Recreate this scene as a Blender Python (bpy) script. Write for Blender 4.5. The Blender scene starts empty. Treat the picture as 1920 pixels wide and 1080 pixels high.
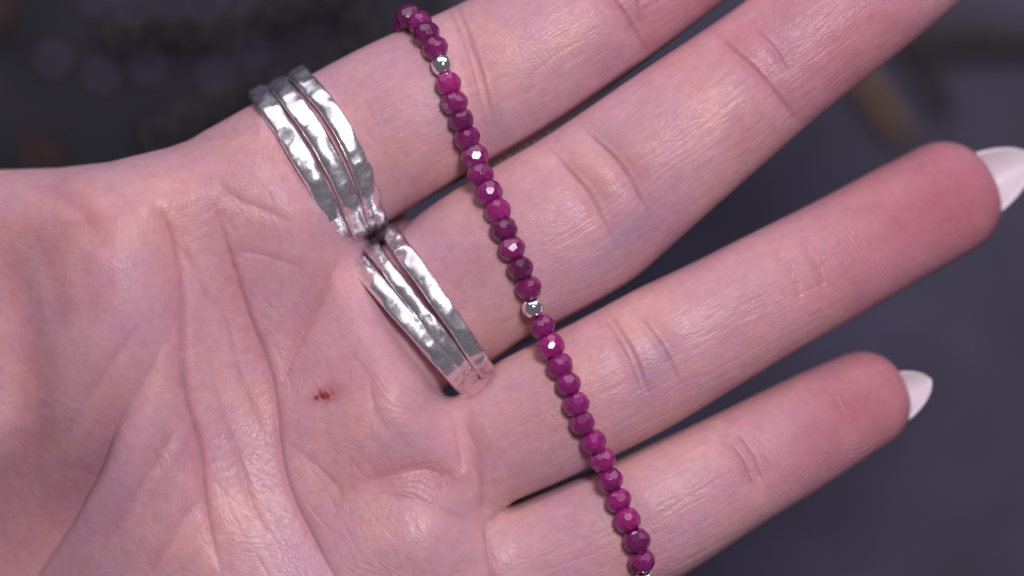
import bpy, bmesh, math, random
import numpy as np
from mathutils import Vector, Matrix

rng = np.random.default_rng(7)
random.seed(7)
S = 0.001                    # builder works in millimetres
CAMD = 400.0                 # camera to palm plane, mm
PPM = 16.0                   # photo pixels (1920 wide) per mm on the palm plane
HZ = 170.0                   # palm plane above the table, mm
scene = bpy.context.scene
COL = scene.collection

# ------------------------------------------------------------------ camera
cam_d = bpy.data.cameras.new('camera')
cam = bpy.data.objects.new('camera', cam_d); COL.objects.link(cam)
cam.location = (0, 0, (HZ + CAMD) * S)
cam_d.sensor_width = 36.0
cam_d.lens = 36.0 * CAMD / (1920 / PPM)
cam_d.clip_start = 0.01; cam_d.clip_end = 20.0
cam_d.dof.use_dof = True
cam_d.dof.focus_distance = (CAMD - 1.0) * S
cam_d.dof.aperture_fstop = 7.5
scene.camera = cam

# ------------------------------------------------------------------ light
world = bpy.data.worlds.new('World'); scene.world = world
world.use_nodes = True
bg = world.node_tree.nodes['Background']
bg.inputs[0].default_value = (0.90, 0.85, 1.0, 1); bg.inputs[1].default_value = 0.13

def area(name, loc_mm, target_mm, size, power, color, size_y=None):
    d = bpy.data.lights.new(name, 'AREA'); o = bpy.data.objects.new(name, d); COL.objects.link(o)
    d.shape = 'RECTANGLE'; d.size = size; d.size_y = size_y or size; d.energy = power; d.color = color
    o.location = Vector(loc_mm) * S
    o.rotation_euler = (Vector(target_mm) - Vector(loc_mm)).to_track_quat('-Z', 'Y').to_euler()
    return o
area('key_lamp', (62, 112, HZ + 385), (-25, -15, HZ), 0.075, 1.32, (1.0, 0.94, 1.0))
area('window_lamp', (0, 520, HZ + 260), (0, 0, HZ), 0.95, 2.0, (0.95, 0.92, 1.0), 0.52)

scene.view_settings.view_transform = 'Standard'
scene.view_settings.look = 'None'
scene.view_settings.exposure = 0.07
scene.view_settings.gamma = 1.0
scene.cycles.use_denoising = True
scene.cycles.max_bounces = 6; scene.cycles.diffuse_bounces = 3; scene.cycles.glossy_bounces = 3; scene.cycles.transmission_bounces = 3
scene.cycles.use_adaptive_sampling = True; scene.cycles.adaptive_threshold = 0.015

# ------------------------------------------------------------------ helpers
def W(px, py, z=0.0):
    """photo pixel + height over the palm plane (mm) -> builder point (mm, palm plane at z = 0)"""
    k = (CAMD - z) / CAMD
    return np.array([(px - 960) / PPM * k, (540 - py) / PPM * k, z])

def tag(o, label=None, cat=None, group=None, kind=None):
    if label: o['label'] = label
    if cat: o['category'] = cat
    if group: o['group'] = group
    if kind: o['kind'] = kind
    return o

def empty(name, loc_mm=(0, 0, 0)):
    o = bpy.data.objects.new(name, None); COL.objects.link(o)
    o.location = Vector(loc_mm) * S; o.empty_display_size = 0.005
    return o

def mesh_obj(name, verts, faces, mat, parent=None, smooth=True, uplift=True):
    """verts in builder mm with palm plane z=0 (uplift) -> object"""
    v = np.asarray(verts, float).copy()
    if uplift: v[:, 2] += HZ
    me = bpy.data.meshes.new(name)
    me.from_pydata([tuple(p) for p in v * S], [], faces); me.update()
    if smooth: me.polygons.foreach_set('use_smooth', [True] * len(me.polygons))
    me.materials.append(mat)
    o = bpy.data.objects.new(name, me); COL.objects.link(o)
    if parent:
        o.parent = parent; o.matrix_parent_inverse = Matrix.Translation(-parent.location)
    return o

class N:
    def __init__(self, name):
        self.m = bpy.data.materials.new(name); self.m.use_nodes = True
        self.t = self.m.node_tree; self.b = self.t.nodes['Principled BSDF']
    def n(self, typ, **kw):
        x = self.t.nodes.new(typ)
        for k, v in kw.items(): setattr(x, k, v)
        return x
    def l(self, a, b): self.t.links.new(a, b)
    def set(self, **kw):
        for k, v in kw.items(): self.b.inputs[k.replace('_', ' ')].default_value = v
    def noise(self, scale, detail=3, rough=.5, coord='Object', vec=None):
        if vec is None:
            tc = self.n('ShaderNodeTexCoord'); vec = tc.outputs[coord]
        x = self.n('ShaderNodeTexNoise'); x.inputs['Scale'].default_value = scale
        x.inputs['Detail'].default_value = detail; x.inputs['Roughness'].default_value = rough
        self.l(vec, x.inputs['Vector']); return x
    def ramp(self, src, stops):
        r = self.n('ShaderNodeValToRGB'); e = r.color_ramp.elements
        while len(e) < len(stops): e.new(0.5)
        for q, (p, c) in zip(e, stops): q.position = p; q.color = (*c, 1)
        self.l(src, r.inputs[0]); return r
    def mix(self, fac, a, b, mode='MIX'):
        m = self.n('ShaderNodeMix', data_type='RGBA', blend_type=mode)
        for sock, v in ((m.inputs[0], fac), (m.inputs[6], a), (m.inputs[7], b)):
            if hasattr(v, 'links'): self.l(v, sock)
            elif isinstance(v, (int, float)): sock.default_value = v
            else: sock.default_value = (*v, 1)
        return m.outputs[2]
    def bump(self, h, strength, dist):
        b = self.n('ShaderNodeBump'); b.inputs['Strength'].default_value = strength
        b.inputs['Distance'].default_value = dist
        self.l(h, b.inputs['Height']); self.l(b.outputs[0], self.b.inputs['Normal']); return b
    def attr(self, name):
        a = self.n('ShaderNodeAttribute'); a.attribute_name = name; return a.outputs['Fac']

# ------------------------------------------------------------------ materials
def mat_skin():
    k = N('skin')
    base = (0.505, 0.290, 0.350)
    nh = k.noise(95, 3, .55)
    hue = k.ramp(nh.outputs[0], [(.36, (0.525, 0.30, 0.36)), (.52, (0.555, 0.315, 0.35)), (.66, (0.60, 0.338, 0.335))])
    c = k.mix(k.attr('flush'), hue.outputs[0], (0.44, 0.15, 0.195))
    c = k.mix(k.attr('vein'), c, (0.36, 0.235, 0.335))
    c = k.mix(k.attr('warm'), c, (0.53, 0.27, 0.27))
    nz = k.noise(160, 4, .6)
    r = k.ramp(nz.outputs[0], [(.3, (.95, .92, .93)), (.7, (1.04, 1.04, 1.04))])
    c = k.mix(1.0, c, r.outputs[0], 'MULTIPLY')
    nz2 = k.noise(900, 3, .6)
    r2 = k.ramp(nz2.outputs[0], [(.3, (.93, .90, .90)), (.7, (1.04, 1.04, 1.04))])
    c = k.mix(1.0, c, r2.outputs[0], 'MULTIPLY')
    c = k.mix(k.attr('scab'), c, (0.25, 0.035, 0.03))
    k.l(c, k.b.inputs['Base Color'])
    k.b.subsurface_method = 'RANDOM_WALK'
    k.set(Subsurface_Weight=1.0, Subsurface_Radius=(1.0, 0.34, 0.22), Subsurface_Scale=0.0013,
          Roughness=0.40, IOR=1.42, Specular_IOR_Level=0.26, Coat_Weight=0.07, Coat_Roughness=0.18, Coat_IOR=1.42)
    rr = k.n('ShaderNodeMapRange'); k.l(nz2.outputs[0], rr.inputs[0])
    rr.inputs[3].default_value = .34; rr.inputs[4].default_value = .50
    k.l(rr.outputs[0], k.b.inputs['Roughness'])
    # grain: a net of tiny furrows between skin cells, and finer noise on top
    wn = k.noise(700, 2, .5)
    wv = k.n('ShaderNodeVectorMath', operation='MULTIPLY_ADD'); wv.inputs[1].default_value = (.0004,) * 3
    ga = k.n('ShaderNodeAttribute'); ga.attribute_name = 'grain'
    k.l(wn.outputs['Color'], wv.inputs[0]); k.l(ga.outputs['Vector'], wv.inputs[2])
    vo = k.n('ShaderNodeTexVoronoi', feature='DISTANCE_TO_EDGE'); vo.inputs['Scale'].default_value = 2300
    k.l(wv.outputs[0], vo.inputs['Vector'])
    vr = k.n('ShaderNodeMapRange'); k.l(vo.outputs['Distance'], vr.inputs[0]); vr.inputs[1].default_value = 0; vr.inputs[2].default_value = .30
    n3 = k.noise(3200, 2, .6)
    ad = k.n('ShaderNodeMath', operation='MULTIPLY_ADD'); ad.inputs[1].default_value = .5
    k.l(n3.outputs[0], ad.inputs[0]); k.l(vr.outputs[0], ad.inputs[2])
    bp = k.bump(ad.outputs[0], .20, .00010)
    k.l(bp.outputs[0], k.b.inputs['Coat Normal'])
    return k.m

def mat_silver(name, rough, bumpy):
    k = N(name)
    k.set(Metallic=1.0, Roughness=rough)
    nz = k.noise(500, 4, .6)
    r = k.ramp(nz.outputs[0], [(.35, (.80, .76, .80) if bumpy else (.88, .86, .87)), (.6, (.97, .94, .97))])
    k.l(r.outputs[0], k.b.inputs['Base Color'])
    if bumpy:
        v = k.n('ShaderNodeTexVoronoi', feature='SMOOTH_F1'); v.inputs['Scale'].default_value = 900
        tc = k.n('ShaderNodeTexCoord'); k.l(tc.outputs['Object'], v.inputs['Vector'])
        n2 = k.noise(2200, 3, .6)
        ad = k.n('ShaderNodeMath', operation='MULTIPLY_ADD'); ad.inputs[1].default_value = .35
        k.l(n2.outputs[0], ad.inputs[0]); k.l(v.outputs['Distance'], ad.inputs[2])
        k.bump(ad.outputs[0], .11, .0003)
        rr = k.n('ShaderNodeMapRange'); k.l(n2.outputs[0], rr.inputs[0])
        rr.inputs[3].default_value = rough * .6; rr.inputs[4].default_value = rough * 1.7
        k.l(rr.outputs[0], k.b.inputs['Roughness'])
    return k.m

def mat_ruby():
    k = N('ruby')
    oi = k.n('ShaderNodeObjectInfo')
    c = k.ramp(oi.outputs['Random'], [(0, (.15, .006, .085)), (.2, (.24, .008, .135)), (.75, (.33, .011, .19)), (1, (.42, .013, .21))]).outputs[0]
    nz = k.noise(700, 4, .65)
    r = k.ramp(nz.outputs[0], [(.3, (.75, .75, .75)), (.7, (1.15, 1.35, 1.2))])
    c = k.mix(1.0, c, r.outputs[0], 'MULTIPLY')
    k.l(c, k.b.inputs['Base Color'])
    k.b.subsurface_method = 'RANDOM_WALK'
    k.set(Subsurface_Weight=.6, Subsurface_Radius=(1.0, .2, .6), Subsurface_Scale=.0009, Transmission_Weight=.30,
          Roughness=.16, IOR=1.76, Specular_IOR_Level=.5)
    n2 = k.noise(3000, 3, .6)
    rr = k.n('ShaderNodeMapRange'); k.l(n2.outputs[0], rr.inputs[0])
    rr.inputs[3].default_value = .09; rr.inputs[4].default_value = .24
    k.l(rr.outputs[0], k.b.inputs['Roughness'])
    k.bump(n2.outputs[0], .025, .0001)
    return k.m

def mat_simple(name, c0, c1, scale, rough=.5, **kw):
    k = N(name)
    nz = k.noise(scale, 5, .6)
    r = k.ramp(nz.outputs[0], [(.3, c0), (.7, c1)])
    k.l(r.outputs[0], k.b.inputs['Base Color'])
    k.set(Roughness=rough, **kw)
    k.bump(nz.outputs[0], .25, .001)
    return k.m

M_SKIN = mat_skin()
M_RING = mat_silver('hammered_silver', .25, True)
M_SILVER = mat_silver('polished_silver', .07, False)
M_RUBY = mat_ruby()
M_THREAD = mat_simple('thread', (.25, .05, .15), (.35, .08, .2), 3000, .7)
M_SLATE = mat_simple('slate', (.020, .016, .039), (.043, .035, .084), 55, .62)
M_NAIL = N('nail_gel'); M_NAIL.set(Base_Color=(.66, .56, .61, 1), Roughness=.36, Subsurface_Weight=.3,
        Subsurface_Radius=(1, .6, .5), Subsurface_Scale=.0008, Coat_Weight=.12, Coat_Roughness=.2); M_NAIL = M_NAIL.m

# ------------------------------------------------------------------ numeric helpers
def catmull(pts, step):
    P = np.asarray(pts, float)
    if len(P) == 2: Q = P
    P2 = np.vstack([2 * P[0] - P[1], P, 2 * P[-1] - P[-2]])
    out = []
    for i in range(1, len(P2) - 2):
        a, b, c, d = P2[i - 1], P2[i], P2[i + 1], P2[i + 2]
        n = max(2, int(np.linalg.norm(c - b) / step))
        for t in np.arange(n) / n:
            out.append(.5 * (2 * b + (c - a) * t + (2 * a - 5 * b + 4 * c - d) * t * t + (3 * b - a - 3 * c + d) * t ** 3))
    out.append(P[-1])
    return np.array(out)

def smooth1(a, sig):
    n = int(sig * 3) + 1
    k = np.exp(-.5 * (np.arange(-n, n + 1) / sig) ** 2); k /= k.sum()
    return np.convolve(np.pad(a, n, mode='edge'), k, 'valid')

def blur2(a, sig):
    n = int(sig * 2.6) + 1
    k = np.exp(-.5 * (np.arange(-n, n + 1) / sig) ** 2); k /= k.sum()
    p = np.pad(a, ((n, n), (0, 0)), mode='edge'); b = np.zeros_like(a)
    for i, w in enumerate(k): b += w * p[i:i + a.shape[0]]
    p = np.pad(b, ((0, 0), (n, n)), mode='edge'); c = np.zeros_like(a)
    for i, w in enumerate(k): c += w * p[:, i:i + a.shape[1]]
    return c

TAB = rng.random((256, 256)).astype(np.float32)
def vnoise(x, y):
    xi = np.floor(x).astype(np.int32); yi = np.floor(y).astype(np.int32)
    fx = (x - xi).astype(np.float32); fy = (y - yi).astype(np.float32)
    fx = fx * fx * (3 - 2 * fx); fy = fy * fy * (3 - 2 * fy)
    x0 = xi & 255; x1 = (xi + 1) & 255; y0 = yi & 255; y1 = (yi + 1) & 255
    a = TAB[y0, x0]; b = TAB[y0, x1]; c = TAB[y1, x0]; d = TAB[y1, x1]
    return (a + (b - a) * fx) * (1 - fy) + (c + (d - c) * fx) * fy

def bil(A, fx, fy):
    h, w = A.shape
    fx = np.clip(fx, 0, w - 1.001); fy = np.clip(fy, 0, h - 1.001)
    xi = fx.astype(np.int32); yi = fy.astype(np.int32); u = fx - xi; v = fy - yi
    return (A[yi, xi] * (1 - u) + A[yi, xi + 1] * u) * (1 - v) + (A[yi + 1, xi] * (1 - u) + A[yi + 1, xi + 1] * u) * v

def sstep(a, b, x):
    t = np.clip((x - a) / (b - a), 0, 1); return t * t * (3 - 2 * t)

# ------------------------------------------------------------------ the hand as one implicit body
class Finger:
    def __init__(self, st, tip, depth=.84, p=2.3):
        pts = []
        for (px, py, hw, zt) in st:
            b = depth * hw / PPM; zc = zt - b
            k = (CAMD - zc) / CAMD
            q = W(px, py, zc); pts.append((q[0], q[1], hw / PPM * k, b * k, zc))
        pts = np.array(pts)
        t = W(tip[0], tip[1], tip[2])
        self.o = pts[0, :2]; d = t[:2] - self.o
        self.L = np.linalg.norm(d); self.d = d / self.L; self.nrm = np.array([-self.d[1], self.d[0]])
        s = (pts[:, :2] - self.o) @ self.d; c = (pts[:, :2] - self.o) @ self.nrm
        self.s = np.arange(-12, self.L + 8, .2)
        sm = lambda v: smooth1(np.interp(self.s, s, v), 14)
        self.c, self.a, self.b, self.z = sm(c), sm(pts[:, 2]), sm(pts[:, 3]), sm(pts[:, 4])
        self.p = p
        self.cap = 1.0 * self.a[-1]
    def params(self, s):
        i = (s - self.s[0]) / .2
        i = np.clip(i, 0, len(self.s) - 1.001); k = i.astype(np.int32); f = i - k
        g = lambda A: A[k] + (A[k + 1] - A[k]) * f
        return g(self.c), g(self.a), g(self.b), g(self.z)
    def F(self, x, y, z):
        dx = x - self.o[0]; dy = y - self.o[1]
        s = dx * self.d[0] + dy * self.d[1]; l = dx * self.nrm[0] + dy * self.nrm[1]
        c, a, b, zc = self.params(s)
        q = np.clip((s - (self.L - self.cap)) / self.cap, 0, None) + np.clip(-s / 6.0, 0, None)
        p = self.p
        u = np.abs((l - c) / a); v = np.abs((z - zc) / b)
        return ((u ** p + v ** p + q ** p) ** (1 / p) - 1) * np.minimum(a, b)
    def at(self, s, th, gap, grow=0.0, shift=0.0):
        """point on an ellipse round the finger"""
        c, a, b, zc = [float(q[0]) for q in self.params(np.array([s]))]
        lat = c + shift + (a + gap + grow) * math.cos(th); zz = zc + (b + gap) * math.sin(th)
        xy = self.o + self.d * s + self.nrm * lat
        return np.array([xy[0], xy[1], zz])
    def s_of(self, px, py, z=0):
        q = W(px, py, z); return float((q[:2] - self.o) @ self.d)

INDEX = Finger([(470, 372, 150, -1.5), (560, 326, 157, -1.2), (636, 288, 154, -0.8), (765, 218, 155, .2), (907, 152, 149, -.3), (1030, 81, 140, -.2),
                (1165, -5, 125, -1.4), (1300, -100, 117, -2.2), (1450, -205, 108, -3.5), (1540, -268, 102, -5)], (1625, -308, -12))
MIDDLE = Finger([(640, 690, 138, -3.0), (740, 622, 142, -2.6), (795, 585, 144, -2.0), (900, 511, 160, .6), (1005, 448, 168, .9), (1098, 390, 163, .5),
                 (1205, 307, 151, .9), (1335, 211, 137, .9), (1467, 109, 126, -.2), (1595, 8, 128, -.6), (1720, -85, 121, -2), (1810, -150, 108, -4)], (1900, -215, -11))
RING = Finger([(790, 935, 95, -1.5), (895, 852, 112, -.4), (1025, 773, 135, .5), (1184, 691, 133, .3), (1343, 606, 121, -.4), (1460, 541, 116, -1.8),
               (1592, 473, 113, -4.4), (1694, 415, 111, -7.6), (1758, 382, 109, -10.5)], (1859, 330, -17))
PINKY = Finger([(820, 1150, 112, -2.0), (930, 1086, 126, -1.3), (1105, 1023, 132, -.8), (1235, 961, 127, -.8), (1300, 927, 119, -1.2), (1356, 895, 112, -2), (1516, 808, 105, -5.0),
                (1592, 764, 96, -7.6), (1625, 748, 91, -9.0)], (1694, 716, -15))
THUMB = Finger([(-150, 900, 200, 2), (-420, 640, 175, -3), (-640, 380, 160, -10), (-800, 130, 140, -16)], (-960, -180, -26))

WEB = Finger([(560, 560, 70, -14), (650, 480, 60, -15), (700, 445, 50, -15.5)], (760, 400, -18))

# palm outline in photo pixels, and its relief as a height map (real millimetres)
GX0, GY0, GST = -1900, -200, 4
gx = np.arange(GX0, 1400, GST); gy = np.arange(GY0, 1800, GST)
PXg, PYg = np.meshgrid(gx.astype(np.float32), gy.astype(np.float32))
def poly_sdf(poly, X, Y):
    d = np.full(X.shape, 1e9, np.float32); ins = np.zeros(X.shape, bool)
    n = len(poly)
    for i in range(n):
        ax, ay = poly[i]; bx, by = poly[(i + 1) % n]
        ex, ey = bx - ax, by - ay
        t = np.clip(((X - ax) * ex + (Y - ay) * ey) / (ex * ex + ey * ey + 1e-9), 0, 1)
        d = np.minimum(d, (X - ax - t * ex) ** 2 + (Y - ay - t * ey) ** 2)
        c = ((ay > Y) != (by > Y)) & (X < (bx - ax) * (Y - ay) / (by - ay + 1e-9) + ax)
        ins ^= c
    d = np.sqrt(d); return np.where(ins, d, -d)
outline = [(-1800, 620), (-1000, 520), (-600, 420), (-300, 335), (-120, 312), (0, 311), (90, 309), (190, 299), (300, 272), (400, 236), (490, 188),
           (548, 222), (590, 295), (628, 355), (664, 412), (685, 450), (700, 497), (722, 545), (766, 630), (804, 697), (824, 745), (866, 798),
           (915, 870), (925, 950), (960, 1040), (1010, 1150), (980, 1240), (850, 1330), (600, 1440), (200, 1530), (-300, 1560), (-900, 1500), (-1800, 1440)]
E = poly_sdf([(float(a), float(b)) for a, b in outline], PXg, PYg) / PPM
def bumpg(cx, cy, sx, sy, ang=0):
    a = math.radians(ang); dx = PXg - cx; dy = PYg - cy
    u = dx * math.cos(a) + dy * math.sin(a); v = -dx * math.sin(a) + dy * math.cos(a)
    return np.exp(-.5 * ((u / sx) ** 2 + (v / sy) ** 2))
ZT = (0.2 + 5.5 * bumpg(210, 520, 150, 260, 10) + 3.0 * bumpg(-250, 800, 260, 300) - 1.6 * bumpg(450, 640, 90, 260, -18)
      + 1.0 * bumpg(560, 400, 90, 90) + 2.6 * bumpg(735, 770, 100, 95) + 2.2 * bumpg(790, 1020, 95, 75)
      + 3.4 * bumpg(430, 1250, 260, 220) - 8.0 * sstep(40, -420, (PXg - 250) * .75 - (PYg - 830) * .65 + 0) * sstep(700, 1000, PYg) - 0.8 * bumpg(610, 560, 40, 110, 30)
      - 2.2 * bumpg(612, 302, 130, 34, 59) - 2.4 * bumpg(790, 598, 140, 34, 51) - 7.0 * sstep(260, -200, PXg) - 3.6 * bumpg(672, 455, 42, 42)).astype(np.float32)
ZT = ZT - 1.5 * sstep(-400, -1200, PXg)
ZB = (-21.5 - 3 * bumpg(-100, 800, 500, 300)).astype(np.float32)
RE = (6.0 + 6.0 * sstep(560, 120, PYg) * sstep(600, 330, PXg) + 5 * sstep(1000, 1250, PYg + .2 * PXg) - 1.0 * bumpg(780, 650, 140, 60, 52)).astype(np.float32)

def smin(a, b, k):
    h = np.clip(.5 + .5 * (b - a) / k, 0, 1)
    return b + (a - b) * h - k * h * (1 - h)

def Fpalm(x, y, z):
    ix = (x * PPM + 960 - GX0) / GST; iy = (540 - y * PPM - GY0) / GST
    e = bil(E, ix, iy); zt = bil(ZT, ix, iy); zb = bil(ZB, ix, iy); R = bil(RE, ix, iy)
    t = (zt - zb) * .5; zc = (zt + zb) * .5
    q = np.clip(1 - e / R, 0, None); v = np.abs(z - zc) / t
    return ((q ** 2.4 + v ** 2.4) ** (1 / 2.4) - 1) * 8.0

def F(x, y, z):
    fp = smin(Fpalm(x, y, z), THUMB.F(x, y, z), 6.0)
    fi, fm_, fr, fk = INDEX.F(x, y, z), MIDDLE.F(x, y, z), RING.F(x, y, z), PINKY.F(x, y, z)
    a = cleft(fi, fm_, x, z, W(740, 430)[0])
    a = smin(a, WEB.F(x, y, z), 2.0)
    b = cleft(fr, fk, x, z, W(930, 970)[0])
    f1 = smin(fp, b, 3.2)
    return cleft(f1, a, x, z, W(925, 690)[0], .9)

def cleft(p, q, x, z, xs_, k0=.6):
    """union of two neighbouring fingers, pressed together but parted by a narrow cleft beyond the web"""
    m = smin(p, q, k0)
    c = .72 * sstep(xs_ - 1, xs_ + 3, x) - .35 * np.clip(-8.8 - z, 0, None)
    h = np.minimum(p, q); g = c - np.abs(p - q)
    g = -smin(-h, -g, .5)
    return np.where(c > 0, g, np.where(x < xs_ + 3, m, h))

# ---- surface nets
H = .33
x0, x1, y0, y1, z0, z1 = -128, 66, -64, 62, -36, 12
xs = np.arange(x0, x1, H, dtype=np.float32); ys = np.arange(y0, y1, H, dtype=np.float32); zs = np.arange(z0, z1, H, dtype=np.float32)
nx, ny, nz = len(xs), len(ys), len(zs)
ST = 4
cxs, cys, czs = xs[::ST], ys[::ST], zs[::ST]
X, Y, Z = np.meshgrid(cxs, cys, czs, indexing='ij')
fc = F(X.ravel(), Y.ravel(), Z.ravel()).reshape(X.shape)
near = np.abs(fc) < 2.0
nb = near.copy()
for ax in range(3):
    for d in (-1, 1): nb |= np.roll(near, d, ax)
up = lambda A: A.repeat(ST, 0).repeat(ST, 1).repeat(ST, 2)[:nx, :ny, :nz]
f = up(fc).astype(np.float32); ii = np.argwhere(up(nb))
f[tuple(ii.T)] = F(xs[ii[:, 0]], ys[ii[:, 1]], zs[ii[:, 2]])
ins = f < 0
cnt = np.zeros((nx - 1, ny - 1, nz - 1), np.uint8)
CORN = [(a, b, c) for a in (0, 1) for b in (0, 1) for c in (0, 1)]
for a, b, c in CORN: cnt += ins[a:nx - 1 + a, b:ny - 1 + b, c:nz - 1 + c]
act = (cnt > 0) & (cnt < 8)
ci, cj, ck = np.nonzero(act)
idx = np.full(act.shape, -1, np.int32); idx[ci, cj, ck] = np.arange(len(ci))
val = {c: f[ci + c[0], cj + c[1], ck + c[2]] for c in CORN}
acc = np.zeros((len(ci), 3)); num = np.zeros(len(ci))
for a in CORN:
    for ax in range(3):
        if a[ax]: continue
        b = list(a); b[ax] = 1; b = tuple(b)
        va, vb = val[a], val[b]; m = (va < 0) != (vb < 0)
        t = np.where(m, va / np.where(m, va - vb, 1), 0)
        p = np.tile(np.array(a, float), (len(ci), 1)); p[:, ax] = t
        acc += p * m[:, None]; num += m
V = (acc / num[:, None] + np.stack([ci, cj, ck], 1)) * H + np.array([x0, y0, z0])
quads = []
for ax in range(3):
    o1, o2 = (ax + 1) % 3, (ax + 2) % 3
    sl0 = [slice(1, -1)] * 3; sl1 = [slice(1, -1)] * 3
    sl0[ax] = slice(0, -1); sl1[ax] = slice(1, None)
    A, B = ins[tuple(sl0)], ins[tuple(sl1)]
    e = np.argwhere(A != B); flip = A[tuple(e.T)]
    e = e + 1; e[:, ax] -= 1
    def cell(d1, d2):
        q = e.copy(); q[:, o1] -= d1; q[:, o2] -= d2; return idx[q[:, 0], q[:, 1], q[:, 2]]
    Q = np.stack([cell(1, 1), cell(0, 1), cell(0, 0), cell(1, 0)], 1)
    Q[~flip] = Q[~flip][:, ::-1]
    quads.append(Q)
Q = np.concatenate(quads); del f, ins, cnt, act, idx, val

def grad(V):
    x, y, z = V.T; h = .1; f0 = F(x, y, z)
    return f0, np.stack([F(x + h, y, z) - f0, F(x, y + h, z) - f0, F(x, y, z + h) - f0], 1) / h
def project(V, it=2, lim=.35):
    for _ in range(it):
        fv, g = grad(V)
        st = fv / np.maximum((g ** 2).sum(1), .08)
        V = V - np.clip(st[:, None] * g, -lim, lim)
    return V
def relax(V, Q, it):
    for _ in range(it):
        s = np.zeros_like(V); n = np.zeros(len(V))
        for k in range(4):
            for j in (1, 3):
                w = V[Q[:, (k + j) % 4]]; n += np.bincount(Q[:, k], minlength=len(V))
                for c in range(3): s[:, c] += np.bincount(Q[:, k], w[:, c], len(V))
        V = .5 * V + .5 * s / n[:, None]
    return V
V = project(relax(V, Q, 2), 2, .2)

def topx(V):
    k = CAMD / (CAMD - V[:, 2]); return V[:, 0] * k * PPM + 960, 540 - V[:, 1] * k * PPM

def subdivide(V, Q, NG, mark):
    n = len(V); Qm = Q[mark]
    ed = np.stack([Qm, np.roll(Qm, -1, 1)], 2).reshape(-1, 2); ed.sort(1)
    key = ed[:, 0].astype(np.int64) * (1 << 24) + ed[:, 1]
    uk, inv = np.unique(key, return_inverse=True); inv = inv.reshape(-1, 4)
    a = (uk >> 24).astype(np.int64); b = (uk & ((1 << 24) - 1)).astype(np.int64)
    mid = .5 * (V[a] + V[b]); cen = V[Qm].mean(1)
    im = n + inv; ic = n + len(uk) + np.arange(len(Qm))
    newq = np.concatenate([np.stack([Qm[:, k], im[:, k], ic, im[:, (k + 3) % 4]], 1) for k in range(4)])
    V2 = np.concatenate([V, mid, cen])
    def look(u, v):
        kk = min(u, v) * (1 << 24) + max(u, v); i = np.searchsorted(uk, kk)
        return n + i if i < len(uk) and uk[i] == kk else -1
    Qu = Q[~mark]
    eu = np.stack([Qu, np.roll(Qu, -1, 1)], 2); lo = eu.min(2).astype(np.int64); hi = eu.max(2)
    has = np.isin(lo * (1 << 24) + hi, uk).any(1)
    NG2 = []
    for poly in [list(map(int, r)) for r in Qu[has]] + NG:
        out = []
        for i, u in enumerate(poly):
            out.append(u); m = look(u, poly[(i + 1) % len(poly)])
            if m >= 0: out.append(int(m))
        NG2.append(out)
    return V2, np.concatenate([Qu[~has], newq]), NG2, np.arange(n, len(V2))

NG = []
for lvl, (mg, nzmin) in enumerate(((50, .0),)):
    c = V[Q].mean(1); d1 = V[Q[:, 2]] - V[Q[:, 0]]; d2 = V[Q[:, 3]] - V[Q[:, 1]]
    fn = np.cross(d1, d2); fn /= np.linalg.norm(fn, axis=1)[:, None] + 1e-12
    px, py = topx(c)
    mk = (px > -mg) & (px < 1920 + mg) & (py > -mg) & (py < 1080 + mg) & (fn[:, 2] > nzmin)
    V, Q, NG, new = subdivide(V, Q, NG, mk)
    V[new] = project(V[new], 1, .15)

# ------------------------------------------------------------------ skin relief (mm) and tone maps over the palm side
RX0, RY0, RX1, RY1 = -160, -160, 2080, 1240
RXg, RYg = np.meshgrid(np.arange(RX0, RX1, dtype=np.float32), np.arange(RY0, RY1, dtype=np.float32))
REL = np.zeros(RXg.shape, np.float32)
CREASE = np.zeros(RXg.shape, np.float32)

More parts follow.
